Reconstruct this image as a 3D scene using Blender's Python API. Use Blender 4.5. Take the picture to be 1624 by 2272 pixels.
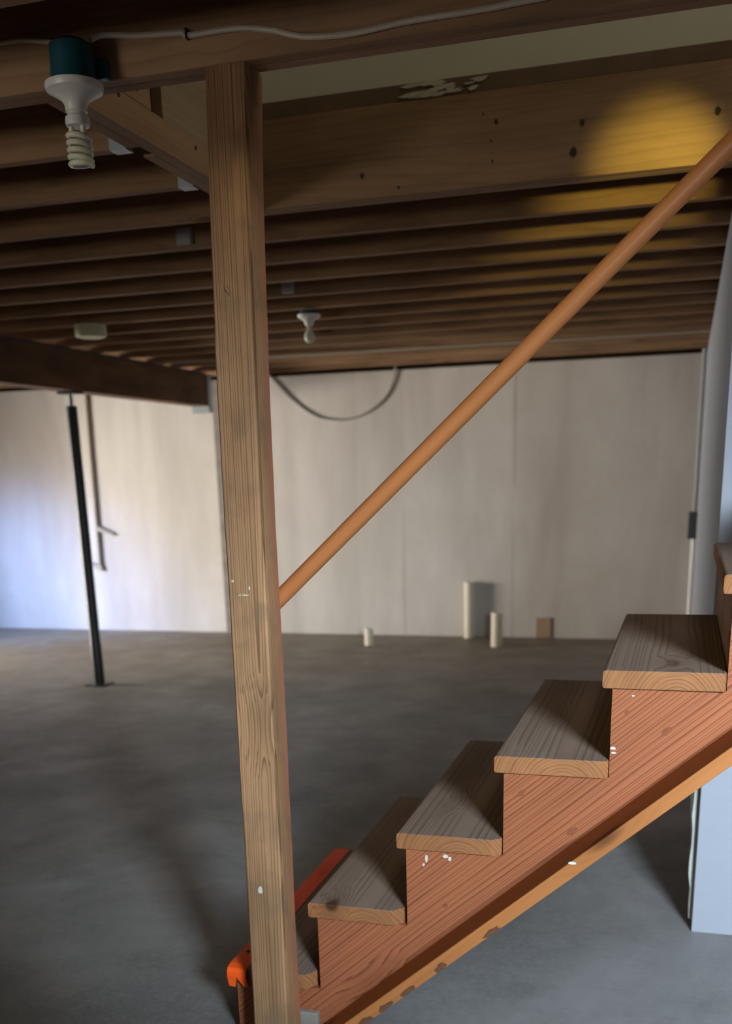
import bpy, bmesh, math, random
from mathutils import Vector, Matrix

random.seed(7)
sc = bpy.context.scene
for o in list(bpy.data.objects):
    bpy.data.objects.remove(o, do_unlink=True)
COL = sc.collection

# ------------------------------------------------------------------ camera
W, H = 1624, 2272
F_PX, CX, CY = 2295.58, 809.8, 1730.58
YAW, PITCH, ROLL = 0.298, -0.290, -0.028
cam_d = bpy.data.cameras.new('camera')
cam = bpy.data.objects.new('camera', cam_d)
COL.objects.link(cam)
fwd = Vector((-math.sin(YAW) * math.cos(PITCH), math.cos(YAW) * math.cos(PITCH), math.sin(PITCH)))
right = Vector((math.cos(YAW), math.sin(YAW), 0))
up = right.cross(fwd)
r2 = math.cos(ROLL) * right + math.sin(ROLL) * up
u2 = -math.sin(ROLL) * right + math.cos(ROLL) * up
m = Matrix.Identity(4)
for i in range(3):
    m[i][0], m[i][1], m[i][2] = r2[i], u2[i], -fwd[i]
m[0][3], m[1][3], m[2][3] = 0, 0, 1.44
cam.matrix_world = m
cam_d.sensor_fit = 'HORIZONTAL'
cam_d.sensor_width = 36
cam_d.lens = 36 * F_PX / W
cam_d.shift_x = (W / 2 - CX) / W
cam_d.shift_y = (CY - H / 2) / W
cam_d.clip_start = 0.05
cam_d.dof.use_dof = True
cam_d.dof.focus_distance = 2.15
cam_d.dof.aperture_fstop = 4.6
sc.camera = cam

# ------------------------------------------------------------------ world, lights, exposure
w = bpy.data.worlds.new('world')
sc.world = w
w.use_nodes = True
w.node_tree.nodes['Background'].inputs[0].default_value = (0.55, 0.68, 0.9, 1)
w.node_tree.nodes['Background'].inputs[1].default_value = 0.35


def area(name, loc, target, sx, sy, power, col, spread=180):
    d = bpy.data.lights.new(name, 'AREA')
    d.shape = 'RECTANGLE'
    d.size, d.size_y, d.energy, d.color = sx, sy, power, col
    d.spread = math.radians(spread)
    o = bpy.data.objects.new(name, d)
    COL.objects.link(o)
    o.location = loc
    o.rotation_euler = (Vector(target) - Vector(loc)).to_track_quat('-Z', 'Y').to_euler()
    return o


# patch of sky beyond the small window in the wall behind the camera
area('window_daylight', (2.8, -3.6, 3.42), (2.8, 0.0, 3.42), 3.8, 2.34, 9500, (0.76, 0.88, 1.0))
# daylight through the glazed door in the left wall: low sun haze and the blue of the sky
area('door_daylight', (-7.66, 6.5, 0.95), (-3.9, 8.2, 1.25), 1.7, 1.2, 158, (1.0, 0.91, 0.80), 108)
area('door_skylight', (-7.66, 6.8, 1.9), (-6.25, 9.1, 0.3), 1.2, 0.5, 36, (0.30, 0.50, 1.0), 46)
# unseen fill added behind the camera, far left, to brighten the joist faces
area('joist_fill', (-3.1, -0.70, 1.80), (-1.3, 2.6, 2.75), 0.7, 0.42, 8, (1.0, 0.90, 0.78), 100)
# unseen fill added in the closed stairwell to brighten its drywall
area('stairwell_fill', (0.8, 2.98, 4.5), (0.3, 3.0, 2.0), 2.0, 0.8, 20, (1.0, 0.93, 0.75))


def spot(name, loc, dirn, power, col, deg, soft):
    d = bpy.data.lights.new(name, 'SPOT')
    d.energy, d.color = power, col
    d.spot_size, d.spot_blend, d.shadow_soft_size = math.radians(deg), 1.0, soft
    o = bpy.data.objects.new(name, d)
    COL.objects.link(o)
    o.location = loc
    o.rotation_euler = Vector(dirn).to_track_quat('-Z', 'Y').to_euler()


# a yellow work lamp hung in the stair opening, just right of the view
spot('work_lamp', (0.125, 2.62, 2.12), (-0.265, 1.0, 0.15), 62, (1.0, 0.82, 0.16), 27, 0.02)
# yellow bulb tucked up between the joists just above the camera
pd = bpy.data.lights.new('joist_bulb', 'POINT')
pd.energy, pd.color, pd.shadow_soft_size = 3.2, (1.0, 0.82, 0.12), 0.03
po = bpy.data.objects.new('joist_bulb', pd)
COL.objects.link(po)
po.location = (-0.55, 1.73, 2.37)

vs = sc.view_settings
sc.display_settings.display_device = 'sRGB'
vs.view_transform = 'Standard'
vs.look = 'None'
vs.gamma = 1
vs.use_curve_mapping = False
vs.exposure = 0.0


# ------------------------------------------------------------------ node helpers
class NT:
    def __init__(s, name):
        s.m = bpy.data.materials.new(name)
        s.m.use_nodes = True
        s.t = s.m.node_tree
        s.t.nodes.clear()
        s.out = s.n('ShaderNodeOutputMaterial')
        s.b = s.n('ShaderNodeBsdfPrincipled')
        s.l(s.b.outputs[0], s.out.inputs[0])

    def n(s, typ, **kw):
        x = s.t.nodes.new(typ)
        for k, v in kw.items():
            setattr(x, k, v)
        return x

    def l(s, a, b):
        s.t.links.new(a, b)

    def val(s, x, sock):
        if isinstance(x, (int, float)):
            sock.default_value = x
        elif isinstance(x, (tuple, list)):
            sock.default_value = tuple(x) + ((1,) if len(x) == 3 and sock.type == 'RGBA' else ())
        else:
            s.l(x, sock)

    def math(s, op, a, b=0.0, c=0.0, clamp=False):
        x = s.n('ShaderNodeMath', operation=op, use_clamp=clamp)
        for i, v in enumerate((a, b, c)):
            s.val(v, x.inputs[i])
        return x.outputs[0]

    def vmath(s, op, a, b=(0, 0, 0)):
        x = s.n('ShaderNodeVectorMath', operation=op)
        s.val(a, x.inputs[0])
        s.val(b, x.inputs[1])
        return x.outputs[0]

    def noise(s, vec, scale, detail=3, rough=0.5, dist=0.0):
        x = s.n('ShaderNodeTexNoise')
        s.l(vec, x.inputs['Vector'])
        x.inputs['Scale'].default_value = scale
        x.inputs['Detail'].default_value = detail
        x.inputs['Roughness'].default_value = rough
        x.inputs['Distortion'].default_value = dist
        return x.outputs['Fac']

    def ramp(s, fac, stops, interp='LINEAR'):
        x = s.n('ShaderNodeValToRGB')
        x.color_ramp.interpolation = interp
        e = x.color_ramp.elements
        while len(e) < len(stops):
            e.new(0.5)
        for el, (p, c) in zip(e, stops):
            el.position = p
            el.color = tuple(c) + (1,) if not isinstance(c, (int, float)) else (c, c, c, 1)
        s.l(fac, x.inputs[0])
        return x.outputs[0]

    def mix(s, fac, a, b, typ='MIX'):
        x = s.n('ShaderNodeMix', data_type='RGBA', blend_type=typ)
        s.val(fac, x.inputs['Factor'])
        s.val(a, x.inputs['A'])
        s.val(b, x.inputs['B'])
        return x.outputs['Result']

    def finish(s, col, rough=0.7, bump=None, bstr=0.2, bdist=0.002, spec=0.3, metal=0.0):
        s.val(col, s.b.inputs['Base Color'])
        s.val(rough, s.b.inputs['Roughness'])
        s.b.inputs['Specular IOR Level'].default_value = spec
        s.b.inputs['Metallic'].default_value = metal
        if bump is not None:
            x = s.n('ShaderNodeBump')
            x.inputs['Strength'].default_value = bstr
            x.inputs['Distance'].default_value = bdist
            s.l(bump, x.inputs['Height'])
            s.l(x.outputs[0], s.b.inputs['Normal'])
        return s.m


def coords(t):
    return t.n('ShaderNodeTexCoord').outputs['Object']


def wood(name, axis, light, dark, freq=70, center=(0.03, -0.06), amp=1.6, rot=0.0, contrast=0.6,
         top=None, knot=0.5, rough=0.75, bstr=0.25, vary=0.25, red=None, dirt=0.3, tilt=(0, 0), smudge=0.0):
    """Softwood: growth rings about an off-board pith, fibres, knots.  axis = length of the board."""
    t = NT(name)
    v = coords(t)
    if rot:
        mp = t.n('ShaderNodeMapping')
        mp.inputs['Rotation'].default_value = (0, rot, 0)
        t.l(v, mp.inputs[0])
        v = mp.outputs[0]
    rnd = t.n('ShaderNodeObjectInfo').outputs['Random']
    sx = t.n('ShaderNodeSeparateXYZ')
    t.l(v, sx.inputs[0])
    comp = {'X': sx.outputs[0], 'Y': sx.outputs[1], 'Z': sx.outputs[2]}
    L = comp.pop(axis)
    a, b = list(comp.values())
    a = t.math('SUBTRACT', a, t.math('MULTIPLY', L, tilt[0]))
    b = t.math('SUBTRACT', b, t.math('MULTIPLY', L, tilt[1]))
    L = t.math('ADD', L, t.math('MULTIPLY', rnd, 17.0))
    a = t.math('ADD', a, t.math('MULTIPLY', t.math('SUBTRACT', t.math('FRACT', t.math('MULTIPLY', rnd, 7.3)), 0.5), 0.05))

    def cmb(ls, acs):
        c = t.n('ShaderNodeCombineXYZ')
        t.l(t.math('MULTIPLY', L, ls), c.inputs[0])
        t.l(t.math('MULTIPLY', a, acs), c.inputs[1])
        t.l(t.math('MULTIPLY', b, acs), c.inputs[2])
        return c.outputs[0]
    slow = t.noise(cmb(0.9, 5.0), 1.0, 2, 0.5)
    fine = t.noise(cmb(4.0, 420.0), 1.0, 2, 0.6)
    blot = t.noise(cmb(2.0, 9.0), 1.0, 3, 0.55)
    vo = t.n('ShaderNodeTexVoronoi', feature='F1')
    t.l(cmb(2.3, 6.5), vo.inputs['Vector'])
    vo.inputs['Scale'].default_value = 1.0
    gate = t.n('ShaderNodeSeparateColor')
    t.l(vo.outputs['Color'], gate.inputs[0])
    on = t.math('LESS_THAN', gate.outputs[0], knot)
    kd = t.math('MULTIPLY', vo.outputs['Distance'], 1.0)
    kn = t.math('MULTIPLY', t.math('SUBTRACT', 1.0, t.math('DIVIDE', kd, 0.34), clamp=True), on)
    kcore = t.math('MULTIPLY', t.math('SUBTRACT', 1.0, t.math('DIVIDE', kd, 0.15), clamp=True), on)
    da = t.math('SUBTRACT', a, center[0])
    db = t.math('SUBTRACT', b, center[1])
    r = t.math('SQRT', t.math('ADD', t.math('MULTIPLY', da, da), t.math('MULTIPLY', db, db)))
    ring = t.math('MULTIPLY', r, freq)
    ring = t.math('ADD', ring, t.math('MULTIPLY', slow, amp * 2.2))
    ring = t.math('ADD', ring, t.math('MULTIPLY', kn, 3.2))
    rj = t.n('ShaderNodeTexNoise', noise_dimensions='1D')
    rj.inputs['Scale'].default_value = 1.0
    t.l(t.math('MULTIPLY', r, freq * 0.45), rj.inputs['W'])
    ring = t.math('ADD', ring, t.math('MULTIPLY', rj.outputs['Fac'], 2.2))
    fr = t.math('FRACT', ring)
    band = t.ramp(fr, [(0.0, 0.0), (0.50, 0.10), (0.76, 0.55), (0.88, 1.0), (0.95, 1.0), (1.0, 0.02)])
    band = t.math('MULTIPLY', band, contrast)
    col = t.mix(band, light, dark)
    col = t.mix(t.math('MULTIPLY', fine, 0.35), col, tuple(c * 0.6 for c in light), 'MIX')
    bl = t.ramp(blot, [(0.35, 1.0), (0.7, 1.0 - dirt)])
    col = t.mix(1.0, col, bl, 'MULTIPLY')
    if red:
        # reddish heartwood streak along the back part of the right-hand side
        side = t.ramp(t.math('ADD', a, 0.5), [(0.5325, 0.0), (0.5365, 1.0)])
        back = t.ramp(t.math('ADD', t.math('ADD', b, 0.5), t.math('MULTIPLY', slow, 0.03)), [(0.515, 0.0), (0.545, 0.75)])
        rm = t.math('MULTIPLY', side, back)
        col = t.mix(rm, col, red)
    if smudge:
        sm = t.noise(v, 8.5, 3, 0.55, 0.4)
        col = t.mix(t.math('MULTIPLY', t.ramp(sm, [(0.50, 0.0), (0.68, 1.0)]), smudge), col, tuple(c * 0.42 for c in (light[0] * 0.9, light[1], light[2] * 1.15)))
    if top:
        g = t.n('ShaderNodeNewGeometry')
        sz = t.n('ShaderNodeSeparateXYZ')
        t.l(g.outputs['Normal'], sz.inputs[0])
        up_ = t.ramp(sz.outputs[2], [(0.55, 0.0), (0.85, 1.0)])
        tcol = t.mix(band, top, tuple(c * 0.38 for c in top))
        tcol = t.mix(t.math('MULTIPLY', t.ramp(blot, [(0.4, 0.0), (0.65, 1.0)]), 0.6), tcol, tuple(c * 0.62 for c in top))
        col = t.mix(up_, col, tcol)
    col = t.mix(t.math('MULTIPLY', kn, 0.35), col, tuple(c * 0.55 for c in dark))
    col = t.mix(t.math('MULTIPLY', t.ramp(kcore, [(0.0, 0.0), (0.5, 1.0)]), 0.85), col, tuple(c * 0.25 for c in dark))
    vv = t.math('ADD', 1.0 - vary / 2, t.math('MULTIPLY', t.math('FRACT', t.math('MULTIPLY', rnd, 31.7)), vary))
    hs = t.n('ShaderNodeHueSaturation')
    t.l(col, hs.inputs['Color'])
    t.l(vv, hs.inputs['Value'])
    bmp = t.math('SUBTRACT', t.math('MULTIPLY', fine, 0.4), band)
    return t.finish(hs.outputs[0], rough, bmp, bstr, 0.0012, 0.25)


def plain(name, col, rough=0.5, spec=0.4, metal=0.0, var=0.12, scale=40, bstr=0.05):
    t = NT(name)
    n = t.noise(coords(t), scale, 4, 0.6)
    c = t.mix(n, tuple(x * (1 - var) for x in col), tuple(min(1, x * (1 + var)) for x in col))
    return t.finish(c, rough, n, bstr, 0.001, spec, metal)


def m_floor():
    t = NT('concrete_floor')
    v = coords(t)
    big = t.noise(v, 0.75, 5, 0.6, 0.6)
    mid = t.noise(v, 3.2, 6, 0.65, 0.3)
    fin = t.noise(v, 60, 4, 0.7)
    grit = t.noise(v, 420, 2, 0.6)
    c = t.ramp(big, [(0.30, (0.128, 0.118, 0.117)), (0.52, (0.236, 0.222, 0.222)), (0.72, (0.340, 0.320, 0.325))])
    c = t.mix(t.ramp(mid, [(0.42, 0.0), (0.66, 0.5)]), c, (0.15, 0.136, 0.138), 'MIX')
    c = t.mix(t.ramp(fin, [(0.4, 0.0), (0.75, 0.35)]), c, (0.34, 0.335, 0.33))
    # scuffed pale scratches
    mp = t.n('ShaderNodeMapping')
    mp.inputs['Rotation'].default_value = (0, 0, 0.6)
    mp.inputs['Scale'].default_value = (3, 22, 1)
    t.l(v, mp.inputs[0])
    sc_ = t.noise(mp.outputs[0], 1.6, 5, 0.7, 1.2)
    c = t.mix(t.ramp(sc_, [(0.60, 0.0), (0.72, 0.30)]), c, (0.42, 0.42, 0.41))
    # floor colour turns tan towards the far wall
    s = t.n('ShaderNodeSeparateXYZ')
    t.l(v, s.inputs[0])
    tan_mix = t.math('DIVIDE', t.math('SUBTRACT', t.math('ADD', s.outputs[1], t.math('MULTIPLY', big, 1.5)), 2.3), 2.6, clamp=True)
    c = t.mix(t.math('MULTIPLY', tan_mix, 0.7), c, (0.20, 0.155, 0.11))
    return t.finish(c, t.ramp(mid, [(0.3, 0.42), (0.7, 0.7)]), t.math('ADD', t.math('MULTIPLY', fin, 0.6), t.math('MULTIPLY', grit, 0.4)), 0.25, 0.002, 0.35)


def m_concrete_wall():
    t = NT('concrete_wall')
    v = coords(t)
    mp = t.n('ShaderNodeMapping')
    mp.inputs['Scale'].default_value = (1.0, 1, 0.22)
    t.l(v, mp.inputs[0])
    streak = t.noise(mp.outputs[0], 2.2, 4, 0.55, 0.3)
    big = t.noise(v, 1.3, 5, 0.6, 0.4)
    fin = t.noise(v, 22, 5, 0.65)
    c = t.ramp(streak, [(0.30, (0.46, 0.42, 0.39)), (0.52, (0.57, 0.53, 0.50)), (0.75, (0.64, 0.60, 0.575))])
    c = t.mix(t.ramp(big, [(0.46, 0.0), (0.70, 0.45)]), c, (0.47, 0.425, 0.38))
    c = t.mix(t.ramp(fin, [(0.5, 0.0), (0.85, 0.2)]), c, (0.38, 0.35, 0.31))
    # water and form-joint stains and one painted shadow: dark uprights that break up along their height
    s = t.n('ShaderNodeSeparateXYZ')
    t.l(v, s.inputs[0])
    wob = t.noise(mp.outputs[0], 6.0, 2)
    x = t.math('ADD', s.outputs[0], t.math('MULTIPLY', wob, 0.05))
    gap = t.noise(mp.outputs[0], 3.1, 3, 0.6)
    for cx, wd, st in WALL_STAINS_SHADOW:
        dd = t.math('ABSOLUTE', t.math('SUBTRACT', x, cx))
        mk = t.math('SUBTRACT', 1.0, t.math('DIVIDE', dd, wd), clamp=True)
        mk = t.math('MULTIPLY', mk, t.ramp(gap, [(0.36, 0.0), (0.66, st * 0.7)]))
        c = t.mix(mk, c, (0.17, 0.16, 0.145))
    return t.finish(c, 0.85, fin, 0.15, 0.004, 0.2)


# x in the wall's own frame (its middle is at x = -2.15)
WALL_STAINS_SHADOW = [(-2.81 + 2.175, 0.03, 0.35), (-2.375 + 2.175, 0.028, 0.75), (-1.40 + 2.175, 0.024, 0.95), (-0.98 + 2.175, 0.08, 0.25), (-3.42 + 2.175, 0.10, 0.45), (-4.9 + 2.175, 0.05, 0.2), (-2.6 + 2.175, 0.16, 0.35)]  # fifth entry is a soft upright shadow painted into the wall colour
SLOPE = math.atan(0.8793)
M_JOIST = wood('joist_wood', 'X', (0.42, 0.245, 0.135), (0.26, 0.14, 0.072), 55, (0.05, -0.13), 1.6, contrast=0.5, knot=0.34, vary=0.35, dirt=0.4)
M_TRIM = wood('opening_beam_wood', 'X', (0.38, 0.235, 0.135), (0.25, 0.14, 0.075), 45, (0.05, -0.2), 2.0, contrast=0.4, knot=0.30, vary=0.15, dirt=0.35)
M_HEAD = wood('header_wood', 'Y', (0.42, 0.265, 0.155), (0.30, 0.17, 0.09), 45, (0.05, -0.2), 2.0, contrast=0.35, knot=0.25, vary=0.2)
M_GIRD = wood('girder_wood', 'Y', (0.21, 0.11, 0.058), (0.13, 0.065, 0.03), 45, (0.05, -0.2), 1.5, contrast=0.5, vary=0.15, dirt=0.55)
M_POST = wood('post_wood', 'Z', (0.46, 0.25, 0.128), (0.14, 0.06, 0.026), 190, (0.026, -0.036), 0.40, tilt=(-0.031, 0.0945), contrast=0.85, knot=0.10, vary=0.0, red=(0.36, 0.13, 0.075), dirt=0.40, smudge=0.6)
M_STR = wood('stringer_wood', 'X', (0.37, 0.120, 0.051), (0.125, 0.032, 0.013), 115, (-0.12, -0.34), 1.7, rot=SLOPE, contrast=0.85, knot=0.42, vary=0.0, dirt=0.15)
M_LEDG = wood('ledger_wood', 'X', (0.43, 0.155, 0.046), (0.31, 0.10, 0.028), 60, (-0.15, -0.03), 1.2, rot=SLOPE, contrast=0.35, knot=0.22, vary=0.0, dirt=0.15)
M_TREAD = wood('tread_wood', 'Y', (0.34, 0.142, 0.056), (0.155, 0.054, 0.021), 125, (0.02, -0.05), 1.1, contrast=0.72, knot=0.12, vary=0.12, top=(0.24, 0.165, 0.13), dirt=0.2)
M_RISER = wood('riser_wood', 'Y', (0.36, 0.21, 0.12), (0.22, 0.12, 0.06), 90, (0.02, -0.05), 1.1, contrast=0.5, knot=0.1, vary=0.1)
M_RAIL = wood('rail_wood', 'X', (0.50, 0.175, 0.058), (0.40, 0.13, 0.04), 160, (0.01, -0.02), 0.6, contrast=0.22, knot=0.0, vary=0.0, dirt=0.12, rough=0.42, bstr=0.06, rot=SLOPE)
M_FILL = wood('filler_wood', 'Y', (0.40, 0.30, 0.20), (0.28, 0.19, 0.12), 45, (0.05, -0.2), 2.0, contrast=0.35, knot=0.1, vary=0.1)
M_GREYW = wood('weathered_wood', 'X', (0.27, 0.24, 0.215), (0.17, 0.145, 0.12), 110, (0.02, -0.05), 1.0, contrast=0.5, knot=0.0, vary=0.1)
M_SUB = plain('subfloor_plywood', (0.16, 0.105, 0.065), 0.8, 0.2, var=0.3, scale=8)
M_FLOOR = m_floor()
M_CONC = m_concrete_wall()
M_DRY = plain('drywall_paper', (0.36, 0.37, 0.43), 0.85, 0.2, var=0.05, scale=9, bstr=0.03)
M_DRYU = plain('drywall_unpainted', (0.60, 0.57, 0.47), 0.85, 0.2, var=0.06, scale=12, bstr=0.05)
M_STUD = plain('pale_wall_edge', (0.50, 0.49, 0.44), 0.85, 0.2, var=0.25, scale=14, bstr=0.3)
M_ORANGE = plain('orange_tape', (0.93, 0.098, 0.008), 0.5, 0.4, var=0.10, scale=30, bstr=0.15)
M_BLUE = plain('blue_plastic', (0.010, 0.075, 0.105), 0.45, 0.4, var=0.1)
M_WHITE = plain('white_plastic', (0.84, 0.82, 0.79), 0.35, 0.5, var=0.04)
M_BULB = plain('lamp_glass', (0.80, 0.80, 0.66), 0.18, 0.5, var=0.03)
M_CABLE = plain('cable_sheath', (0.56, 0.49, 0.42), 0.5, 0.4, var=0.1, scale=60)
M_DCAB = plain('dark_cable', (0.33, 0.305, 0.265), 0.6, 0.3)
M_BLACK = plain('black_paint', (0.012, 0.012, 0.013), 0.42, 0.45, var=0.3)
M_STEEL = plain('galvanised_steel', (0.30, 0.33, 0.36), 0.42, 0.5, metal=0.6, var=0.15)
M_GREYP = plain('grey_conduit', (0.33, 0.34, 0.34), 0.5, 0.4)
M_TANP = plain('tan_pipe', (0.40, 0.35, 0.29), 0.6, 0.3)
M_PVC = plain('cream_pipe', (0.70, 0.62, 0.48), 0.45, 0.4, var=0.1)
M_CREAM = plain('cream_plastic', (0.62, 0.60, 0.40), 0.5, 0.4)
M_BROWNP = plain('tan_patch', (0.36, 0.26, 0.17), 0.8, 0.2, var=0.2, scale=25)
M_DARK = plain('dark_box', (0.06, 0.065, 0.07), 0.5, 0.3)
M_BARK = plain('bark', (0.13, 0.055, 0.03), 0.9, 0.1, var=0.5, scale=120, bstr=0.6)
M_KNOTR = plain('red_knot', (0.20, 0.065, 0.03), 0.8, 0.2, var=0.5, scale=160, bstr=0.4)
M_KNOT = plain('dark_nail', (0.03, 0.025, 0.02), 0.6, 0.3)
M_MUD = plain('joint_compound', (0.52, 0.49, 0.40), 0.9, 0.15, var=0.2, scale=50, bstr=0.5)
M_PAINT = plain('white_paint_spot', (0.55, 0.53, 0.50), 0.6, 0.3)
t_ = NT('window_glass')
tr_ = t_.n('ShaderNodeBsdfTransparent')
tr_.inputs[0].default_value = (0.94, 0.97, 0.96, 1)
gl_ = t_.n('ShaderNodeBsdfGlossy')
gl_.inputs['Roughness'].default_value = 0.02
fr_ = t_.n('ShaderNodeFresnel')
fr_.inputs[0].default_value = 1.3
mx_ = t_.n('ShaderNodeMixShader')
t_.l(fr_.outputs[0], mx_.inputs[0])
t_.l(tr_.outputs[0], mx_.inputs[1])
t_.l(gl_.outputs[0], mx_.inputs[2])
t_.l(mx_.outputs[0], t_.out.inputs[0])
M_GLASS = t_.m


# ------------------------------------------------------------------ mesh helpers
def bx(bm, x0, x1, y0, y1, z0, z1, bev=0.0):
    vs_ = [bm.verts.new(p) for p in ((x0, y0, z0), (x1, y0, z0), (x1, y1, z0), (x0, y1, z0),
                                     (x0, y0, z1), (x1, y0, z1), (x1, y1, z1), (x0, y1, z1))]
    fs = [bm.faces.new([vs_[i] for i in f]) for f in ((3, 2, 1, 0), (4, 5, 6, 7), (0, 1, 5, 4), (1, 2, 6, 5), (2, 3, 7, 6), (3, 0, 4, 7))]
    if bev:
        es = {e for f in fs for e in f.edges}
        bmesh.ops.bevel(bm, geom=list(es), offset=bev, segments=2, affect='EDGES', profile=0.5)


def prism_y(bm, poly, y0, y1, bev=0.0):
    """polygon in x,z swept along y"""
    a = [bm.verts.new((x, y0, z)) for x, z in poly]
    b = [bm.verts.new((x, y1, z)) for x, z in poly]
    n = len(poly)
    fs = [bm.faces.new(a), bm.faces.new(b[::-1])]
    for i in range(n):
        j = (i + 1) % n
        fs.append(bm.faces.new((a[j], a[i], b[i], b[j])))
    bmesh.ops.recalc_face_normals(bm, faces=fs)
    if bev:
        es = {e for f in fs for e in f.edges}
        bmesh.ops.bevel(bm, geom=list(es), offset=bev, segments=2, affect='EDGES', profile=0.5)


def lathe(bm, cx, cy, prof, n=28):
    """profile of (radius, z) turned about a vertical axis"""
    rings = []
    for r, z in prof:
        if r < 1e-6:
            rings.append([bm.verts.new((cx, cy, z))])
        else:
            rings.append([bm.verts.new((cx + r * math.cos(2 * math.pi * i / n), cy + r * math.sin(2 * math.pi * i / n), z)) for i in range(n)])
    fs = []
    for A, B in zip(rings, rings[1:]):
        if len(A) == 1 and len(B) == 1:
            continue
        for i in range(n):
            j = (i + 1) % n
            if len(A) == 1:
                fs.append(bm.faces.new((A[0], B[i], B[j])))
            elif len(B) == 1:
                fs.append(bm.faces.new((A[i], A[j], B[0])))
            else:
                fs.append(bm.faces.new((A[i], A[j], B[j], B[i])))
    if len(rings[0]) > 1:
        fs.append(bm.faces.new(rings[0]))
    if len(rings[-1]) > 1:
        fs.append(bm.faces.new(rings[-1]))
    bmesh.ops.recalc_face_normals(bm, faces=fs)


def tube(bm, pts, r, n=10, cap=True):
    pts = [Vector(p) for p in pts]
    prev = None
    rings = []
    for i, p in enumerate(pts):
        d = (pts[min(i + 1, len(pts) - 1)] - pts[max(i - 1, 0)]).normalized()
        if prev is None:
            a = d.cross(Vector((0, 0, 1)))
            if a.length < 1e-3:
                a = d.cross(Vector((1, 0, 0)))
            a.normalize()
        else:
            a = (prev - d * prev.dot(d)).normalized()
        prev = a
        b = d.cross(a)
        rr = r[i] if isinstance(r, (list, tuple)) else r
        rings.append([bm.verts.new(p + (a * math.cos(2 * math.pi * k / n) + b * math.sin(2 * math.pi * k / n)) * rr) for k in range(n)])
    fs = []
    for A, B in zip(rings, rings[1:]):
        for k in range(n):
            j = (k + 1) % n
            fs.append(bm.faces.new((A[k], A[j], B[j], B[k])))
    if cap:
        fs += [bm.faces.new(rings[0][::-1]), bm.faces.new(rings[-1])]
    bmesh.ops.recalc_face_normals(bm, faces=fs)


def spline(pts, k=8):
    """Catmull-Rom through pts"""
    P = [Vector(p) for p in pts]
    P = [2 * P[0] - P[1]] + P + [2 * P[-1] - P[-2]]
    out = []
    for i in range(1, len(P) - 2):
        for s in range(k):
            t = s / k
            out.append(0.5 * ((2 * P[i]) + (P[i + 1] - P[i - 1]) * t + (2 * P[i - 1] - 5 * P[i] + 4 * P[i + 1] - P[i + 2]) * t * t + (3 * P[i] - P[i - 1] - 3 * P[i + 1] + P[i + 2]) * t ** 3))
    out.append(P[-2])
    return out


def wpos(o):
    v = Vector(o.location)
    while o.parent:
        o = o.parent
        v += Vector(o.location)
    return v


def obj(name, bm, mat, parent=None, smooth=False, center=None):
    me = bpy.data.meshes.new(name)
    xs = [v.co.copy() for v in bm.verts]
    lo = Vector((min(v[i] for v in xs) for i in range(3)))
    hi = Vector((max(v[i] for v in xs) for i in range(3)))
    c = Vector(center) if center else (lo + hi) / 2
    bmesh.ops.translate(bm, verts=bm.verts, vec=-c)
    bm.to_mesh(me)
    bm.free()
    me.materials.append(mat)
    if smooth:
        for p in me.polygons:
            p.use_smooth = True
        me.set_sharp_from_angle(angle=math.radians(38))
    o = bpy.data.objects.new(name, me)
    COL.objects.link(o)
    if parent:
        o.parent = parent
        o.location = c - wpos(parent)
    else:
        o.location = c
    return o


def thing(name, label, cat, loc, group=None):
    o = bpy.data.objects.new(name, None)
    o.empty_display_size = 0.05
    COL.objects.link(o)
    o.location = loc
    o['label'], o['category'] = label, cat
    if group:
        o['group'] = group
    return o


def tag(o, label, cat, group=None):
    o['label'], o['category'] = label, cat
    if group:
        o['group'] = group
    return o


def struct(o):
    o['kind'] = 'structure'
    return o


def nb():
    return bmesh.new()


def box(name, mat, parent, *a, bev=0.0):
    bm = nb()
    bx(bm, *a, bev=bev)
    return obj(name, bm, mat, parent)


# ------------------------------------------------------------------ dimensions
ZJ = 2.276            # underside of the joists
ZS = 2.538            # top of the joists
YW = 9.10             # face of the far wall
XL, XR, YN = -7.5, 3.2, -0.6
XG = -3.95            # right face of the girder

# ------------------------------------------------------------------ floor and walls
struct(box('floor', M_FLOOR, None, XL - 0.2, XR + 0.2, YN - 0.2, YW + 0.25, -0.12, 0.0))
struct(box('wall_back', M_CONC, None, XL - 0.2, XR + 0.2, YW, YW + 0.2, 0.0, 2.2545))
# left wall with a glazed door
wl = struct(box('wall_left', M_CONC, None, XL - 0.2, XL, YN, 5.6, 0.0, 2.2545))
box('wall_panel', M_CONC, wl, XL - 0.2, XL, 7.4, YW, 0.0, 2.2545)
box('lintel', M_CONC, wl, XL - 0.2, XL, 5.6, 7.4, 2.1, 2.2545)
d1 = struct(box('door_1', M_GLASS, None, XL - 0.105, XL - 0.095, 5.66, 7.34, 0.06, 2.04))
bm = nb()
for a in ((5.6, 5.66, 0, 2.1), (7.34, 7.4, 0, 2.1), (5.66, 7.34, 0, 0.06), (5.66, 7.34, 2.04, 2.1), (6.47, 6.53, 0.06, 2.04)):
    bx(bm, XL - 0.13, XL - 0.07, *a)
obj('door_frame', bm, M_WHITE, d1)
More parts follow.
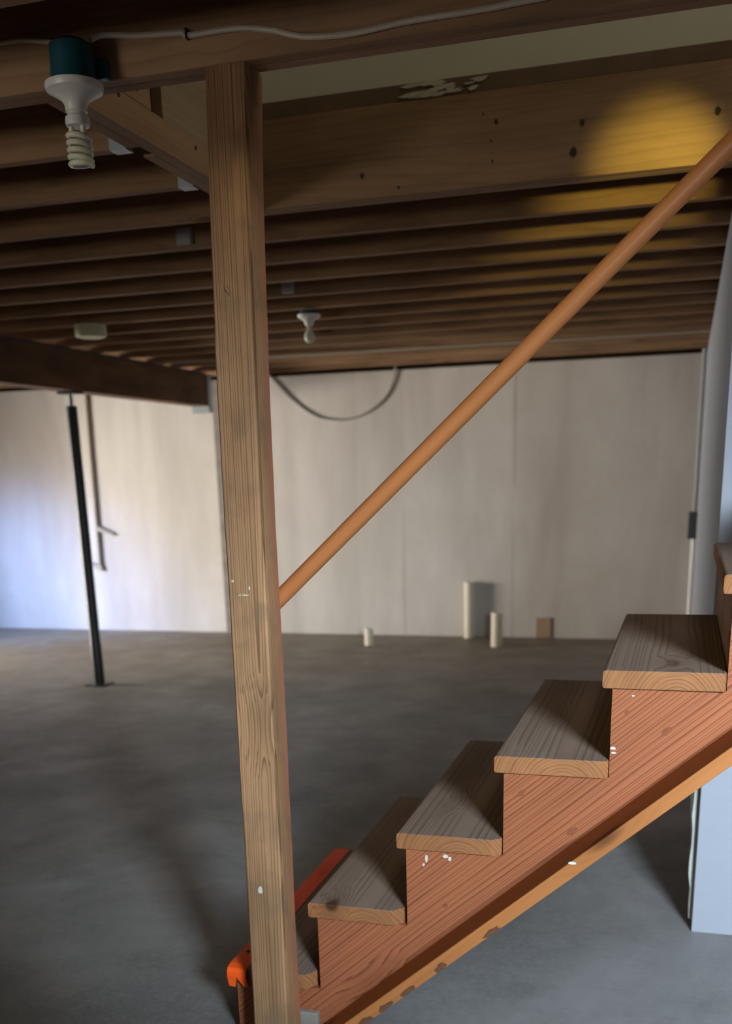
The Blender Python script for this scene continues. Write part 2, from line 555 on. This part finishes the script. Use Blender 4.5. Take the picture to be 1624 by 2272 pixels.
# wall behind the camera with a small window
wf = struct(box('wall_front', M_CONC, None, XL - 0.2, -3.5, YN - 0.2, YN, 0.0, 2.2545))
box('wall_panel', M_CONC, wf, -2.7, 0.9, YN - 0.2, YN, 0.0, 2.2545)
box('wall_panel', M_CONC, wf, -3.5, -2.7, YN - 0.2, YN, 0.0, 1.55)
w2 = struct(box('fill_window', M_GLASS, None, -3.46, -2.74, YN - 0.065, YN - 0.06, 1.59, 2.19))  # unseen window added for the joist fill light
bm = nb()
for a in ((-3.5, -3.46), (-2.74, -2.7)):
    bx(bm, a[0], a[1], YN - 0.09, YN - 0.04, 1.55, 2.23)
for a in ((1.55, 1.59), (2.19, 2.2545)):
    bx(bm, -3.5, -2.7, YN - 0.09, YN - 0.04, *a)
obj('window_frame', bm, M_WHITE, w2)  # frame of the added, unseen fill window
box('wall_panel', M_CONC, wf, 1.72, XR + 0.2, YN - 0.2, YN, 0.0, 2.2545)
box('wall_panel', M_CONC, wf, 0.9, 1.72, YN - 0.2, YN, 0.0, 1.62)
w1 = struct(box('window_1', M_GLASS, None, 0.94, 1.68, YN - 0.065, YN - 0.06, 1.66, 2.19))
bm = nb()
for a in ((0.9, 0.94, 1.62, 2.23), (1.68, 1.72, 1.62, 2.23)):
    bx(bm, a[0], a[1], YN - 0.09, YN - 0.04, a[2], a[3])
for a in ((1.62, 1.66), (2.19, 2.2545)):
    bx(bm, 0.9, 1.72, YN - 0.09, YN - 0.04, *a)
obj('window_frame', bm, M_WHITE, w1)
struct(box('wall_side', M_CONC, None, XR, XR + 0.2, YN, YW, 0.0, 2.2545))

# the partition at the right: side face runs to the far wall, front face is white drywall
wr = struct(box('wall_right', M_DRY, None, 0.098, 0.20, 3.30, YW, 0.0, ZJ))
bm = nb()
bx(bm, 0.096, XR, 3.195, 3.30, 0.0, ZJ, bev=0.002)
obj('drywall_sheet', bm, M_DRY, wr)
# the raw paper edge and a few ragged patches of compound down the corner
bm = nb()
random.seed(3)
prev = None
zz = 0.03
cols = []
while zz < 0.72:
    cols.append((zz, 0.010 + 0.006 * random.random() + (0.006 if 0.15 < zz < 0.55 else 0.0)))
    zz += 0.05
poly = [(0.0965, z) for z, _ in cols] + [(0.0965 - d, z) for z, d in cols[::-1]]
prism_y(bm, poly, 3.23, 3.30)
obj('corner_edge', bm, M_STUD, wr)

# ------------------------------------------------------------------ ceiling
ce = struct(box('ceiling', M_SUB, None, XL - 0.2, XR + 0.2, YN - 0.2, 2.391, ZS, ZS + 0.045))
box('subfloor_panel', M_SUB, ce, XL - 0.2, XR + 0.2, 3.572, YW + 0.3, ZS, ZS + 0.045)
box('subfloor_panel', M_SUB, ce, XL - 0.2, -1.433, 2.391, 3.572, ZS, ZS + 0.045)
TH = 0.045


def joist(x0, x1, y0, y1, z0=ZJ, mat=M_JOIST, name='joist'):
    bm = nb()
    bx(bm, x0, x1, y0, y1, z0, ZS, bev=0.0025)
    return obj(name, bm, mat, ce)


joist_obj = {}
for k in (-5, -4, -3, -2, -1):
    yf = 1.96 + (k + 1) * 0.4064
    if yf - TH > YN:
        joist(XL, XR, yf - TH, yf)
for k in range(4, 17):
    yf = 2.429 + k * 0.4064
    joist_obj[k] = joist(XL, XR, yf - TH, yf)
bm = nb()
bx(bm, XL - 0.2, XR + 0.2, YW + 0.16, YW + 0.2, 2.2545, ZS)
obj('rim_board', bm, M_SUB, bpy.data.objects['wall_back'])
for a in ((XL - 0.2, XL - 0.16, YN - 0.2, YW + 0.2), (XR + 0.16, XR + 0.2, YN - 0.2, YW + 0.2), (XL - 0.2, XR + 0.2, YN - 0.2, YN - 0.16)):
    box('rim_board', M_SUB, bpy.data.objects['wall_back'], *a, 2.2545, ZS)
# doubled beams round the stair opening
joist(XL, XR, 2.391, 2.429, mat=M_JOIST, name='opening_beam')
nearbeam = joist(XL, XR, 2.353, 2.3905, mat=M_JOIST, name='opening_beam')
joist(XL, XR, 3.6105, 3.648, mat=M_JOIST)
farbeam = joist(-1.395, XR, 3.572, 3.610, mat=M_TRIM, name='opening_beam')
# header: inner ply in two lengths, outer ply notched, pale filler board beside a dark gap
hd = obj('header', (lambda b: (bx(b, -1.471, -1.434, 2.4295, 2.805, ZJ, ZS, 0.002), b)[1])(nb()), M_HEAD, ce)
obj('header_board', (lambda b: (bx(b, -1.471, -1.434, 2.891, 3.61, ZJ, ZS, 0.002), b)[1])(nb()), M_HEAD, hd)
obj('header_board', (lambda b: (bx(b, -1.4335, -1.395, 2.4295, 2.808, ZJ + 0.081, ZS, 0.001), b)[1])(nb()), M_HEAD, hd)
obj('header_board', (lambda b: (bx(b, -1.4335, -1.395, 2.4295, 3.5715, ZJ, ZJ + 0.080, 0.002), b)[1])(nb()), M_HEAD, hd)
obj('header_board', (lambda b: (bx(b, -1.4335, -1.402, 2.889, 3.5715, ZJ + 0.083, ZS, 0.002), b)[1])(nb()), M_FILL, hd)
for y, z, r in ((2.735, 2.392, 0.011), (2.635, 2.345, 0.006), (3.07, 2.335, 0.006)):
    bm = nb()
    tube(bm, [(-1.397, y, z), (-1.3935, y, z)], r, 10)
    obj('nail', bm, M_KNOT, hd)
for k in (1, 2):
    yf = 2.429 + k * 0.4064
    j = joist(XL, -1.4715, yf - 0.038, yf)
    bm = nb()
    # U-shaped hanger: seat strap below and side straps
    bx(bm, -1.52, -1.4715, yf - 0.0405, yf + 0.0025, ZJ - 0.0025, ZJ)
    bx(bm, -1.52, -1.4715, yf - 0.0405, yf - 0.0385, ZJ, ZJ + 0.12)
    bx(bm, -1.52, -1.4715, yf + 0.0005, yf + 0.0025, ZJ, ZJ + 0.12)
    obj('joist_hanger', bm, M_STEEL, j)

# stairwell walls above the opening
sw = struct(box('wall_stairwell', M_DRYU, None, -1.42, XR + 0.2, 3.574, 3.64, ZS + 0.0455, 4.6))
box('wall_panel', M_DRYU, sw, -1.48, -1.42, 2.33, 3.64, ZS + 0.0455, 4.6)
box('wall_panel', M_DRYU, sw, -1.42, XR + 0.2, 2.33, 2.389, ZS + 0.0455, 4.6)
box('wall_panel', M_DRYU, sw, XR + 0.1, XR + 0.2, 2.389, 3.574, ZS + 0.0455, 4.6)
box('wall_panel', M_DRYU, sw, -1.48, XR + 0.2, 2.33, 3.64, 4.6, 4.66)
# joint compound that has run down over the subfloor edge
random.seed(11)
bm = nb()
for i in range(26):
    cx = -0.89 + 0.23 * random.random()
    cz = ZS + 0.004 + 0.034 * random.random() * 1.0
    lx = 0.012 + 0.03 * random.random()
    lz = 0.002 + 0.005 * random.random()
    poly = [(cx - lx, cz), (cx - lx * 0.5, cz - lz), (cx + lx * 0.4, cz - lz * 0.7), (cx + lx, cz + 0.004), (cx + lx * 0.5, cz + lz), (cx - lx * 0.4, cz + lz * 0.8)]
    prism_y(bm, poly, 3.5695 - 0.002 * random.random(), 3.5735)
obj('compound_smear', bm, M_MUD, sw)

# ------------------------------------------------------------------ girder, its steel column and end support
g = obj('girder', (lambda b: (bx(b, XG - 0.14, XG, YN, 8.62, 2.008, ZJ - 0.016, 0.003), b)[1])(nb()), M_GIRD)
tag(g, 'dark brown built-up timber girder carrying the joists at the left', 'beam')
box('sill_strip', M_DARK, g, XG - 0.12, XG - 0.012, YN, 8.62, ZJ - 0.016, ZJ)
bm = nb()
bx(bm, XG - 0.15, XG + 0.012, 8.60, 8.68, 1.955, 2.262, 0.003)
obj('end_bracket', bm, M_STEEL, g)
es = obj('end_support', (lambda b: (bx(b, XG - 0.155, XG - 0.075, 9.03, 9.095, 0, 2.25, 0.002), b)[1])(nb()), M_GREYW)
tag(es, 'grey upright board against the concrete wall behind the wooden post', 'board')

sp = thing('steel_column', 'thin black steel column standing on the concrete floor under the girder', 'column', (-4.02, 6.56, 0))
bm = nb()
lathe(bm, -4.02, 6.56, [(0.040, 0.008), (0.040, 0.30), (0.037, 0.31), (0.037, 1.915)], 24)
obj('shaft', bm, M_BLACK, sp, True)
bm = nb()
bx(bm, -4.10, -3.94, 6.48, 6.64, 0.0, 0.009, 0.002)
obj('base_plate', bm, M_BLACK, sp)
bm = nb()
lathe(bm, -4.02, 6.56, [(0.014, 1.915), (0.014, 1.99)], 14)
obj('jack_screw', bm, M_STEEL, sp, True)
bm = nb()
bx(bm, -4.085, -3.955, 6.50, 6.62, 1.99, 2.0075, 0.001)
obj('top_plate', bm, M_BLACK, sp)

# ------------------------------------------------------------------ wooden post (slightly bowed and leaning)
post = thing('timber_post', 'rough pale timber post under the ceiling beam, in front of the stairs', 'post', (-0.93, 2.18, 0))
prof = [(0.0, -0.966, -0.873), (0.11, -0.970, -0.8775), (0.35, -0.978, -0.888), (0.61, -0.988, -0.897), (0.85, -0.998, -0.906), (1.088, -1.0075, -0.9155), (1.32, -1.018, -0.926),
        (1.66, -1.030, -0.936), (2.01, -1.035, -0.943), (2.276, -1.038, -0.942)]
bm = nb()
rings = []
N = 36
for i in range(N + 1):
    z = 2.2755 * i / N
    for (za, la, ra), (zb, lb, rb) in zip(prof, prof[1:]):
        if za <= z <= zb + 1e-6:
            f = (z - za) / (zb - za)
            l_, r_ = la + (lb - la) * f, ra + (rb - ra) * f
            break
    j = lambda: random.uniform(-0.0007, 0.0007)
    l_ += j(); r_ += j()
    y0 = 2.131 + 0.0984 * z
    y1 = y0 + 0.094
    c = 0.004
    rings.append([bm.verts.new(p) for p in ((l_ + c, y0, z), (r_ - c, y0, z), (r_, y0 + c, z), (r_, y1 - c, z), (r_ - c, y1, z), (l_ + c, y1, z), (l_, y1 - c, z), (l_, y0 + c, z))])
for A, B in zip(rings, rings[1:]):
    for k in range(8):
        bm.faces.new((A[k], A[(k + 1) % 8], B[(k + 1) % 8], B[k]))
bm.faces.new(rings[0][::-1])
bm.faces.new(rings[-1])
obj('shaft', bm, M_POST, post)


def post_y(z):
    return 2.131 + 0.0984 * z


# split-up fibre and paint marks on the front of the post
bm = nb()
tube(bm, [(-1.003, post_y(1.845) - 0.001, 1.845), (-0.997, post_y(1.835) - 0.006, 1.832), (-0.988, post_y(1.82) - 0.001, 1.818)], [0.0005, 0.002, 0.001], 6)
obj('splinter', bm, M_POST, post)
for (x, z, lx, lz) in ((-0.968, 1.171, 0.010, 0.0015), (-0.982, 1.171, 0.004, 0.0012), (-1.0, 1.203, 0.003, 0.003), (-0.945, 0.462, 0.006, 0.012), (-0.958, 1.187, 0.002, 0.004)):
    bm = nb()
    y = post_y(z)
    pts = [(x + lx * math.cos(a) * random.uniform(0.7, 1.1), z + lz * math.sin(a) * random.uniform(0.7, 1.1)) for a in [i * math.pi / 5 for i in range(10)]]
    prism_y(bm, pts, y - 0.0008, y + 0.002)
    obj('paint_mark', bm, M_PAINT, post)

# ------------------------------------------------------------------ handrail
hr = thing('handrail', 'round stained wooden handrail rising to the right from the post', 'handrail', (-0.95, 2.33, 1.12))
d = Vector((0.9715, 0, 0.8707)).normalized()
p0 = Vector((-0.926, 2.3605, 1.1523)) - d * 0.045
bm = nb()
tube(bm, [p0 + d * (2.6 * i / 12) for i in range(13)], 0.0195, 22)
obj('rail', bm, M_RAIL, hr, True)
bm = nb()
tube(bm, [p0 + d * 0.022 + Vector((0, -0.019, 0)), p0 + d * 0.022], 0.004, 8)
obj('screw', bm, M_STEEL, hr)

# ------------------------------------------------------------------ staircase
YS0, YS1 = 2.2455, 3.15
RUN, RISE = 0.2335, 0.203
st = thing('staircase', 'open wooden staircase with worn grey treads rising to the right', 'staircase', (-0.9, 2.7, 0))
NT_ = 9


def tx(i):
    return -0.8496 + RUN * (i - 1)


def tz(i):
    return 0.408 + RISE * (i - 1)


def stringer(y0, y1):
    poly = []
    for i in range(0, NT_):
        z_low = 0.0 if i == 0 else tz(i - 1) - 0.04
        poly.append((tx(i) + 0.021, z_low))
        poly.append((tx(i) + 0.021, tz(i) - 0.0402))
    xe = tx(NT_) + 0.021
    poly.append((xe, tz(NT_ - 1) - 0.0402))
    poly.append((xe, 0.8793 * xe + 0.7905))
    poly.append((-0.899, 0.0))
    bm = nb()
    prism_y(bm, poly, y0, y1)
    return obj('stringer', bm, M_STR, st)


stringer(2.2575, 2.2955)
stringer(2.68, 2.718)
stringer(3.10, 3.138)
random.seed(5)
chips = {0: (0.040, 0.050), 1: (0.034, 0.040), 2: (0.026, 0.020), 3: (0.012, 0.012), 4: (0.003, 0.004)}
for i in range(0, NT_):
    x0, x1, z1 = tx(i), tx(i) + 0.2535, tz(i)
    z0 = z1 - 0.040
    cxx, cyy = chips.get(i, (0.004, 0.006))
    # plan outline with the near back corner knocked off
    a = [(x0, YS0 + 0.002), (x1 - cxx, YS0), (x1 - 0.001, YS0 + cyy), (x1, YS1), (x0, YS1)]
    bm = nb()
    lo = [bm.verts.new((x, y, z0)) for x, y in a]
    hi = [bm.verts.new((x, y, z1)) for x, y in a]
    fs = [bm.faces.new(lo[::-1]), bm.faces.new(hi)]
    for q in range(5):
        fs.append(bm.faces.new((lo[q], lo[(q + 1) % 5], hi[(q + 1) % 5], hi[q])))
    es_ = [e for e in bm.edges if abs(e.verts[0].co.x - x0) < 1e-4 and abs(e.verts[1].co.x - x0) < 1e-4 and abs(e.verts[0].co.y - e.verts[1].co.y) > 0.5]
    bmesh.ops.bevel(bm, geom=es_, offset=0.006, segments=3, affect='EDGES', profile=0.5)
    es_ = [e for e in bm.edges if e.calc_length() > 0.1]
    bmesh.ops.bevel(bm, geom=es_, offset=0.0018, segments=1, affect='EDGES', profile=0.5)
    tr = obj('tread', bm, M_TREAD, st)
    # riser board behind each step
    zr = 0.0 if i == 0 else tz(i - 1)
    bm = nb()
    bx(bm, tx(i) + 0.0205, tx(i) + 0.0385, 2.2965, 2.6795, max(0.001, zr - 0.04), z0 - 0.0005)
    bx(bm, tx(i) + 0.0205, tx(i) + 0.0385, 2.7185, 3.0995, max(0.001, zr - 0.04), z0 - 0.0005)
    obj('riser', bm, M_RISER, st)

# plank nailed flat under the near stringer
bm = nb()
n_ = math.hypot(1, 0.8793)
poly = []
for x in (-0.815, 1.30):
    poly.append((x, 0.8793 * x + 0.7903))
off = 0.031 * n_
poly += [(1.30, 0.8793 * 1.30 + 0.7903 - off), (-0.815, 0.8793 * -0.815 + 0.7903 - off)]
if poly[-1][1] < 0:
    zx = (off - 0.7903) / 0.8793
    poly = poly[:3] + [(zx, 0.0), (-0.815, 0.0)]
prism_y(bm, poly, 2.12, 2.40, 0.002)
lp = obj('under_plank', bm, M_LEDG, st)
# strips of bark left along the lower edge of the plank
random.seed(4)
for (x, lx) in ((-0.665, 0.030), (-0.610, 0.022), (-0.555, 0.028), (-0.475, 0.020), (-0.36, 0.026), (-0.70, 0.02)):
    zb_ = 0.8793 * x + 0.7903 - off
    ca, sa = math.cos(SLOPE), math.sin(SLOPE)
    pts = []
    for q in range(12):
        a = q * math.pi / 6
        u = lx * math.cos(a) * random.uniform(0.7, 1.15)
        v_ = 0.006 + max(-0.0055, 0.009 * math.sin(a) * random.uniform(0.6, 1.2))
        pts.append((x + u * ca - v_ * sa, zb_ + u * sa + v_ * ca))
    bm = nb()
    prism_y(bm, pts, 2.1185, 2.125)
    obj('bark', bm, M_BARK, st)
# paint splashes on stringer and plank
random.seed(21)
spl = []
for (x, z, rx, rz, y) in ((-0.122, 0.842, 0.007, 0.0035, 2.2575), (-0.120, 0.832, 0.006, 0.0025, 2.2575), (-0.084, 0.961, 0.003, 0.0018, 2.2575), (-0.545, 0.548, 0.004, 0.010, 2.2575),
                          (-0.498, 0.557, 0.007, 0.005, 2.2575), (-0.552, 0.532, 0.003, 0.004, 2.2575), (-0.488, 0.552, 0.004, 0.006, 2.2575),
                          (-0.095, 1.0, 0.004, 0.002, 2.2575), (-0.19, 0.6185, 0.010, 0.0035, 2.12)):
    bm = nb()
    pts = [(x + rx * math.cos(a) * random.uniform(0.75, 1.1), z + rz * math.sin(a) * random.uniform(0.75, 1.1)) for a in [i * math.pi / 5 for i in range(10)]]
    prism_y(bm, pts, y - 0.0007, y + 0.001)
    obj('paint_mark', bm, M_PAINT, st)

# knots in the near stringer
for (x, z, r) in ((-0.011, 0.885, 0.009), (-0.322, 0.726, 0.008), (-0.096, 0.924, 0.004), (-0.205, 0.642, 0.010), (-0.50, 0.43, 0.006)):
    bm = nb()
    ca, sa = math.cos(SLOPE), math.sin(SLOPE)
    pts = []
    for q in range(12):
        a = q * math.pi / 6
        u, v_ = 1.5 * r * math.cos(a) * random.uniform(0.7, 1.2), 0.8 * r * math.sin(a) * random.uniform(0.7, 1.2)
        pts.append((x + u * ca - v_ * sa, z + u * sa + v_ * ca))
    prism_y(bm, pts, 2.2572, 2.260)
    obj('knot', bm, M_KNOTR, st)

# short grey block at the foot of the stringer
gb = obj('wood_block', (lambda b: (bx(b, -1.0, -0.8335, 2.2385, 2.257, 0.0, 0.103, 0.003), b)[1])(nb()), M_GREYW)
tag(gb, 'short grey weathered wood block on the floor at the foot of the stringer', 'block')

# ------------------------------------------------------------------ orange warning tape along the lowest nosing
bm = nb()
zt = tz(0)
xa, xb = tx(0) + 0.003, tx(0) + 0.056
path = [(YS1 - 0.002, zt + 0.0012), (2.9, zt + 0.0012), (2.6, zt + 0.0012), (2.40, zt + 0.0014), (2.30, zt + 0.002), (2.262, zt + 0.002),
        (YS0 - 0.001, zt - 0.001), (YS0 - 0.006, zt - 0.010), (YS0 - 0.008, zt - 0.022)]
th = 0.0012
rows = []
for k, (y, z) in enumerate(path):
    n = Vector((0, 0, 1)) if k < 6 else Vector((0, -1, 0))
    rows.append([bm.verts.new((x, y + n.y * t, z + n.z * t)) for x in (xa, (xa + xb) / 2, xb) for t in (0, th)])
for A, B in zip(rows, rows[1:]):
    for q in (0, 2):
        bm.faces.new((A[q + 1], A[q + 3], B[q + 3], B[q + 1]))
        bm.faces.new((A[q + 2], A[q], B[q], B[q + 2]))
    bm.faces.new((A[0], A[1], B[1], B[0]))
    bm.faces.new((A[5], A[4], B[4], B[5]))
# swallow-tailed end: two tongues
L = rows[-1]
yb = YS0 - 0.007
for (q, xs_) in ((0, (xa + 0.003, xa + 0.020)), (2, (xb - 0.010, xb + 0.002))):
    mid = xs_
    a0, a1, b0, b1 = L[q], L[q + 1], L[q + 2], L[q + 3]
    dz = zt - (0.052 if q == 0 else 0.050)
    c = [bm.verts.new(p) for p in ((mid[0], yb + 0.002, dz), (mid[0], yb + 0.002 - th, dz), (mid[1], yb + 0.003, dz - 0.002), (mid[1], yb + 0.003 - th, dz - 0.002))]
    bm.faces.new((a1, b1, c[3], c[1]))
    bm.faces.new((b0, a0, c[0], c[2]))
    bm.faces.new((a0, a1, c[1], c[0]))
    bm.faces.new((b1, b0, c[2], c[3]))
    bm.faces.new((c[0], c[1], c[3], c[2]))
bmesh.ops.recalc_face_normals(bm, faces=bm.faces)
tp = obj('warning_tape', bm, M_ORANGE)
tag(tp, 'bright orange tape strip along the lowest step with a notched hanging end', 'tape')
bm = nb()
tube(bm, [(xa + 0.030, 2.9, zt + 0.003), (xa + 0.036, 2.93, zt + 0.0045), (xa + 0.033, 2.96, zt + 0.003)], 0.0022, 6)
obj('wrinkle', bm, M_ORANGE, tp)
bm = nb()
tube(bm, [(xa + 0.022, 2.335, zt + 0.0025), (xa + 0.022, 2.335, zt + 0.0055)], 0.0065, 10)
obj('nail_head', bm, M_KNOT, tp)


# ------------------------------------------------------------------ ceiling lamps
def lamp(cx, cy, zb, face_y, label, kind, r=0.062, hb=0.080):
    L_ = thing('ceiling_lamp', label, 'lamp', (cx, cy, zb), 'bare lamps on blue boxes')
    bm = nb()
    lathe(bm, cx, cy, [(0.047, zb), (0.050, zb + 0.004), (0.047, zb + 0.02), (0.046, zb + hb - 0.01), (0.030, zb + hb)], 24)
    eb = obj('electrical_box', bm, M_BLUE, L_, True)
    bm = nb()
    s = 1 if face_y > cy else -1
    ya, yb_ = sorted((cy + s * 0.03, face_y))
    bx(bm, cx - 0.012, cx + 0.062, ya, yb_, zb + 0.012, zb + 0.05, 0.002)
    obj('nail_bracket', bm, M_BLUE, eb)
    bm = nb()
    lathe(bm, cx, cy, [(r * 0.80, zb - 0.0005), (r, zb - 0.002), (r * 1.01, zb - 0.008), (r * 0.97, zb - 0.016), (r * 0.72, zb - 0.024), (0.030, zb - 0.033), (0.0245, zb - 0.042), (0.0235, zb - 0.055)], 32)
    lh = obj('lampholder', bm, M_WHITE, L_, True)
    for a in (0.35, 2.79):
        bm = nb()
        xx, yy = cx + r * 0.70 * math.cos(a), cy - r * 0.70 * math.sin(a)
        lathe(bm, xx, yy, [(0.0045, zb - 0.020), (0.0045, zb - 0.012)], 10)
        obj('screw', bm, M_STEEL, lh)
    z1 = zb - 0.055
    if kind == 'spiral':
        bm = nb()
        lathe(bm, cx, cy, [(0.019, z1), (0.020, z1 - 0.006), (0.0255, z1 - 0.010), (0.027, z1 - 0.020), (0.025, z1 - 0.027), (0.012, z1 - 0.029)], 24)
        bl = obj('bulb', bm, M_WHITE, L_, True)
        zt_, zbm = z1 - 0.030, z1 - 0.108
        turns, R = 4.6, 0.0235
        pts = [(cx - 0.014, cy - 0.004, z1 - 0.024), (cx - 0.016, cy - 0.004, zt_ - 0.010)]
        NN = 110
        for i in range(NN + 1):
            f = i / NN
            a = math.pi + 2 * math.pi * turns * f
            rr = R
            pts.append((cx + rr * math.cos(a), cy + rr * math.sin(a), max(zbm + 0.006, zt_ - 0.014 - (zt_ - 0.014 - zbm - 0.006) * f / 0.9)))
        bm = nb()
        tube(bm, pts, 0.0058, 10)
        tube(bm, [(cx + 0.014, cy - 0.004, z1 - 0.024), (cx + 0.016, cy - 0.006, zt_ - 0.018)], 0.0062, 10)
        obj('spiral_tube', bm, M_BULB, bl, True)
    else:
        bm = nb()
        lathe(bm, cx, cy, [(0.0135, z1), (0.0135, z1 - 0.020), (0.018, z1 - 0.030), (0.027, z1 - 0.045), (0.030, z1 - 0.060), (0.027, z1 - 0.075), (0.017, z1 - 0.086), (0.0, z1 - 0.090)], 24)
        obj('bulb', bm, M_BULB, L_, True)
    return L_


lamp(-1.322, 2.300, 2.262, 2.353, 'spiral fluorescent bulb in white holder on blue box, beside the post', 'spiral')
lamp(-2.012, 5.755, 2.262, 5.680, 'distant round bulb in white holder hanging under the far joists', 'round')

sd_ = obj('smoke_detector', (lambda b: (lathe(b, -3.295, 5.66, [(0.088, 2.276), (0.088, 2.222), (0.082, 2.212), (0.06, 2.207)], 28), b)[1])(nb()), M_CREAM, smooth=True)
tag(sd_, 'small cream drum-shaped fixture under the joists at the left', 'detector')

# junction boxes on the faces of two joists
for (x, y, z0, z1, lab) in ((-1.885, 4.0096, 2.285, 2.345, 'grey box on the joist face just left of the post'), (-1.925, 5.2288, 2.285, 2.343, 'grey box on the joist face above the distant round bulb')):
    bm = nb()
    bx(bm, x - 0.03, x + 0.03, y - 0.03, y - 0.0005, z0, z1, 0.003)
    o = obj('junction_box', bm, M_GREYP)
    tag(o, lab, 'box')

# grey pipe under the far joists
bm = nb()
tube(bm, [(-3.9, 7.62, 2.262), (0.09, 7.70, 2.262)], 0.009, 10)
o = obj('ceiling_pipe', bm, M_TANP, smooth=True)
tag(o, 'thin pale pipe running along under the far joists', 'pipe')

# ------------------------------------------------------------------ cable along the near beam
cb = thing('electric_cable', 'pale cable stapled along the face of the near ceiling beam', 'cable', (-1.0, 2.35, 2.34))
yc = 2.3465
bm = nb()
tube(bm, spline([(-1.9, yc, 2.384), (-1.523, yc, 2.377), (-1.46, yc, 2.374), (-1.41, yc - 0.006, 2.364), (-1.368, 2.325, 2.352)]), 0.0048, 8)
obj('cable_run', bm, M_CABLE, cb, True)
bm = nb()
pp = [(-1.285, 2.322, 2.346), (-1.27, 2.338, 2.357), (-1.235, yc, 2.357), (-1.189, yc, 2.350), (-1.083, yc, 2.342), (-1.067, yc, 2.335), (-0.959, yc, 2.334), (-0.879, yc, 2.321),
      (-0.835, yc, 2.307), (-0.791, yc, 2.298), (-0.704, yc, 2.293), (-0.59, yc, 2.299), (-0.453, yc, 2.300), (-0.347, yc, 2.303), (0.3, yc, 2.33)]
tube(bm, spline(pp), 0.0058, 8)
obj('cable_run', bm, M_CABLE, cb, True)
bm = nb()
bx(bm, -1.0705, -1.0665, yc - 0.008, 2.353, 2.328, 2.347)
obj('staple', bm, M_KNOT, cb)
# dark nails in the face of the far beam
for px_, z, r in ((-1.05, 2.345, 0.009), (-0.93, 2.30, 0.006), (-0.62, 2.45, 0.008), (-0.66, 2.475, 0.004), (-0.635, 2.40, 0.004), (-0.63, 2.345, 0.005), (-0.36, 2.42, 0.009), (-0.385, 2.345, 0.014), (0.025, 2.41, 0.012)):
    bm = nb()
    pts = [(px_ + r * 0.75 * math.cos(a) * random.uniform(0.8, 1.1), z + r * math.sin(a) * random.uniform(0.8, 1.15)) for a in [i * math.pi / 5 for i in range(10)]]
    prism_y(bm, pts, 3.5705, 3.574)
    obj('knot', bm, M_KNOT, farbeam)

# ------------------------------------------------------------------ along the far wall
lc = obj('hanging_cable', (lambda b: (tube(b, spline([(-3.60, YW - 0.02, 2.30), (-3.52, YW - 0.015, 2.22), (-3.34, YW - 0.015, 2.04), (-3.15, YW - 0.015, 1.915), (-3.0, YW - 0.015, 1.878), (-2.85, YW - 0.015, 1.875),
                                                      (-2.68, YW - 0.015, 1.925), (-2.535, YW - 0.015, 2.02), (-2.45, YW - 0.015, 2.14), (-2.41, YW - 0.02, 2.30)]), 0.0085, 8), b)[1])(nb()), M_DCAB, smooth=True)
tag(lc, 'dark cable looping down from the joists against the far wall', 'cable')
wp = thing('wall_pipe', 'thin tan pipe with two side stubs on the far wall, beside the black column', 'pipe', (-5.41, YW - 0.03, 0.6))
bm = nb()
tube(bm, [(-5.398, YW - 0.025, 2.2545), (-5.423, YW - 0.025, 0.6)], 0.018, 10)
obj('riser_pipe', bm, M_TANP, wp, True)
bm = nb()
tube(bm, [(-5.42, YW - 0.025, 0.985), (-5.24, YW - 0.025, 0.92)], [0.028, 0.014], 10)
obj('stub', bm, M_TANP, wp, True)
bm = nb()
tube(bm, [(-5.57, YW - 0.025, 0.655), (-5.40, YW - 0.025, 0.60)], 0.026, 10)
obj('stub', bm, M_TANP, wp, True)


def stub_pipe(cx, cy, r, h, label):
    bm = nb()
    lathe(bm, cx, cy, [(r, 0), (r, h - 0.004), (r - 0.004, h), (r * 0.82, h), (r * 0.82, h - 0.05), (0, h - 0.05)], 22)
    o = obj('drain_pipe', bm, M_PVC, smooth=True)
    tag(o, label, 'pipe')


stub_pipe(-1.772, 9.04, 0.046, 0.488, 'tallest pale pipe stub standing against the far wall')
stub_pipe(-1.452, 8.60, 0.047, 0.285, 'mid-height pale pipe stub standing right of the tallest one')
stub_pipe(-2.55, 8.53, 0.036, 0.142, 'shortest pale pipe stub, at the left near the far wall')
bm = nb()
bx(bm, -1.19, -1.06, YW - 0.012, YW, 0.0, 0.175, 0.003)
o = obj('wood_offcut', bm, M_BROWNP)
tag(o, 'small brown offcut leaning at the foot of the far wall', 'board')

# conduit and box at the corner of far wall and partition
cd = thing('wall_conduit', 'dark conduit with a switch box down the corner of the far wall', 'conduit', (0.08, 8.9, 0.9))
bm = nb()
tube(bm, [(0.075, 8.9, ZJ - 0.01), (0.075, 8.9, 1.06)], 0.018, 10)
obj('conduit', bm, M_GREYP, cd, True)
bm = nb()
bx(bm, 0.03, 0.0975, 8.84, 8.96, 0.85, 1.06, 0.005)
obj('switch_box', bm, M_DARK, cd)
bm = nb()
tube(bm, [(0.078, 8.9, 0.85), (0.078, 8.9, 0.0)], 0.018, 10)
obj('reflection_tube', bm, M_WHITE, cd, True)  # white tube stands in for a bright light reflection below the box
